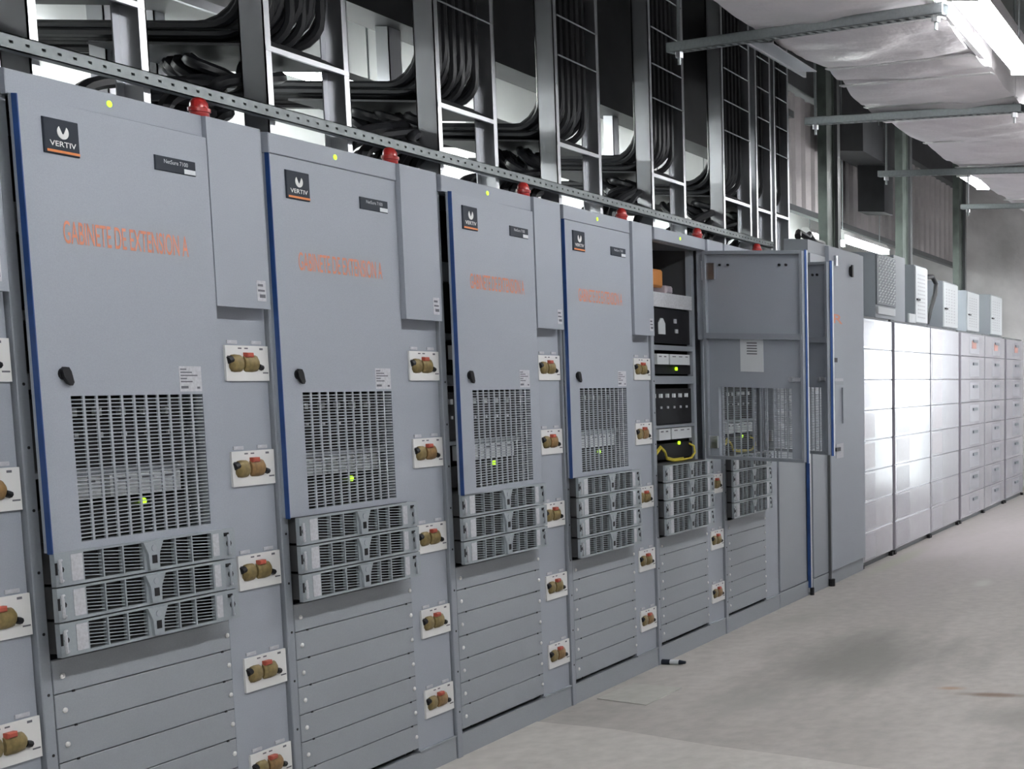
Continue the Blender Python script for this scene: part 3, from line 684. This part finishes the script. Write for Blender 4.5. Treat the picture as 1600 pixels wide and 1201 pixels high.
ALN = ['fluorescent lamp far behind the camera', 'fluorescent lamp over the aisle beside the camera', 'fluorescent lamp over the aisle just out of view', 'bright fluorescent lamp at the upper right corner beside the foil duct',
       'second fluorescent lamp along the duct at the right edge', 'third fluorescent lamp along the aisle', 'fourth fluorescent lamp along the aisle', 'farthest fluorescent lamp along the aisle']
for k, (a, b) in enumerate(AL):
    lamp(a, b, -1.85, 2.93, ALN[k], TUBE_M, 'fluorescent lamps over the aisle')
lamp(12.25, 13.1, -.36, 3.2, 'small twin fluorescent lamp beyond the duct edge near the end wall', TUBE_M, None)
BLM = [(4.4, 1.9, 2.72), (6.6, 1.9, 2.95), (8.9, 2.0, 3.0), (11.4, 2.0, 3.0), (15.2, 2.0, 2.95)]
for k, (x, y, z) in enumerate(BLM):
    lamp(x, x+1.25, y, z, ['fluorescent lamp behind the leftmost ladders', 'fluorescent lamp behind the third ladder', 'fluorescent lamp behind the fifth ladder', 'fluorescent lamp behind the last ladder', 'fluorescent lamp at the far back of the row'][k], TUBE_B, 'fluorescent lamps behind the ladders')
lamp(12.78, 14.3, .9, 2.70, 'long glaring fluorescent lamp above the grey end cabinet', TUBE_B, None)

# ------------------------------------------------------------------ things behind the ladders
t = thing('duct_or_dark_box', 'long dark box standing in for the unlit space high behind the cable ladders', 'duct', (5.6, .85, 2.98))  # added dark box: masks the lit back wall so the upper gaps stay black
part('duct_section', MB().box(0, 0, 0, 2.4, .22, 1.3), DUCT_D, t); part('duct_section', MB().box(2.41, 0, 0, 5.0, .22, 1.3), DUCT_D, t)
part('duct_flange', MB().box(2.38, -.02, -.02, 2.43, .24, 1.32), STRUT_D, t)
t = thing('duct_or_dark_box', 'pale flat duct at the upper left behind the cable ladders', 'duct', (-1.5, .76, 2.72))
part('duct_section', MB().zprism([(0, 0), (6.70, 0), (7.0, .55), (7.0, 1.3), (0, 1.3)], 0, .4), DUCT_L, t)
part('duct_flange', MB().box(0, -.02, -.012, 6.72, .0, .02), GALV, t)
t = thing('wall_duct', 'dark short duct with a drop hung beyond the last ladder', 'duct', (12.4, .55, 3.28))
part('duct_section', MB().box(0, 0, .10, 1.35, .35, .40), DUCT_D, t); part('duct_drop', MB().box(.85, .05, -.32, 1.15, .30, .12), DUCT_D, t); part('duct_end', MB().box(1.35, .02, .14, 1.55, .33, .36), DUCT, t)
t = thing('junction_duct', 'dull grey box duct high beside the last ladder', 'duct', (9.78, .6, 3.40))
part('duct_section', MB().box(0, 0, 0, .62, .5, .42), DUCT, t); part('duct_end', MB().box(.62, .03, .03, .9, .45, .36), DUCT_D, t); part('duct_bracket', MB().box(.1, -.03, -.05, .9, .02, 0), STRUT_D, t)
# ribbed partition above the far end of the row
rbp = thing('ribbed_partition', 'grey ribbed metal partition high behind the far cabinets', 'partition', (11.6, 1.05, 2.86))
for k in range(27):
    part('ribbed_panel', lambda: MB().zprism([(0, 0), (.06, -.035), (.17, -.035), (.23, 0), (.25, 0), (.25, .02), (0, .02)], 0, .92), RIB, rbp, (k*.25, 0, 0), key='ribp')
part('bottom_rail', MB().box(0, -.05, -.05, 6.8, .03, 0), STRUT_D, rbp)
t = thing('duct_or_dark_box', 'dark box added along the top of the ribbed partition to hide the lit wall', 'duct', (10.9, 1.0, 3.83))  # put in to darken the space over the partition, no known duct
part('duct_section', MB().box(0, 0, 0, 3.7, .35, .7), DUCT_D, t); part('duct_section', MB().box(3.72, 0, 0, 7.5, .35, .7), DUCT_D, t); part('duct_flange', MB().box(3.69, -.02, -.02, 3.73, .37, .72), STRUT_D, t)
# steel columns
for k, (x, lb) in enumerate(((10.79, 'greenish steel column behind the grey end cabinet'), (12.99, 'greenish steel column beyond the breaker boxes'), (15.32, 'far greenish steel column beside the concrete end wall'))):
    t = thing('steel_column', lb, 'column', (x, .36, 0), 0, 'steel columns behind the row')
    part('flange', MB().box(0, 0, 0, .012, .07, ZC), COLUMN, t); part('flange', MB().box(.17, 0, 0, .182, .07, ZC), COLUMN, t); part('web', MB().box(.012, .010, 0, .17, .020, ZC), COLUMN, t)
    part('strut', MB().box(.20, -.02, 0, .27, .03, ZC), STRUT_D, t)
tag(part('green_pipe', MB().cyl((12.55, .95, 0), (12.55, .95, 2.8), .03, 10), GREENPIPE, None, smooth=True), 'thin green vertical pipe behind the tall grey cabinets', 'pipe')
for k, (y, z, lb) in enumerate(((1.5, 2.52, 'upper pale jacketed pipe running behind the far cabinets'), (1.5, 2.28, 'lower pale jacketed pipe running behind the far cabinets'))):
    tag(part('jacketed_pipe', MB().cyl((10.4, y, z), (18.45, y, z), .085, 14), PIPE_W, None, smooth=True), lb, 'pipe')
# white posts and a strut frame behind the left ladders
for k, (x, y, w, lb) in enumerate(((4.80, .95, .13, 'bright galvanised post behind the leftmost cable ladder'), (5.06, .98, .05, 'thin galvanised post right of the bright post at upper left'), (6.38, .95, .09, 'galvanised post seen between the second and third ladders'),
                                  (8.55, .95, .07, 'galvanised post seen between the fourth and fifth ladders'))):
    t = thing('support_post', lb, 'post', (x, y, 0)); part('channel', MB().box(0, 0, 0, w, .004, ZC).box(0, 0, 0, .004, .06, ZC).box(w-.004, 0, 0, w, .06, ZC), GALV, t); part('base_plate', MB().box(-.04, -.03, 0, w+.04, .09, .01), STRUT, t)

# ------------------------------------------------------------------ small things on the floor
t = thing('marker_pen', 'small white and navy marker lying at the foot of the cabinets', 'marker', (6.862, -.075, .0135))
part('barrel', MB().cyl((0, -.025, 0), (0, .02, 0), .0125, 10), PAPER, t, smooth=True); part('cap', MB().cyl((0, .02, 0), (0, .062, 0), .0135, 10), NAVY, t, smooth=True); part('tip', MB().cyl((0, -.025, 0), (0, -.058, 0), .012, 10, .007), NAVY, t, smooth=True)
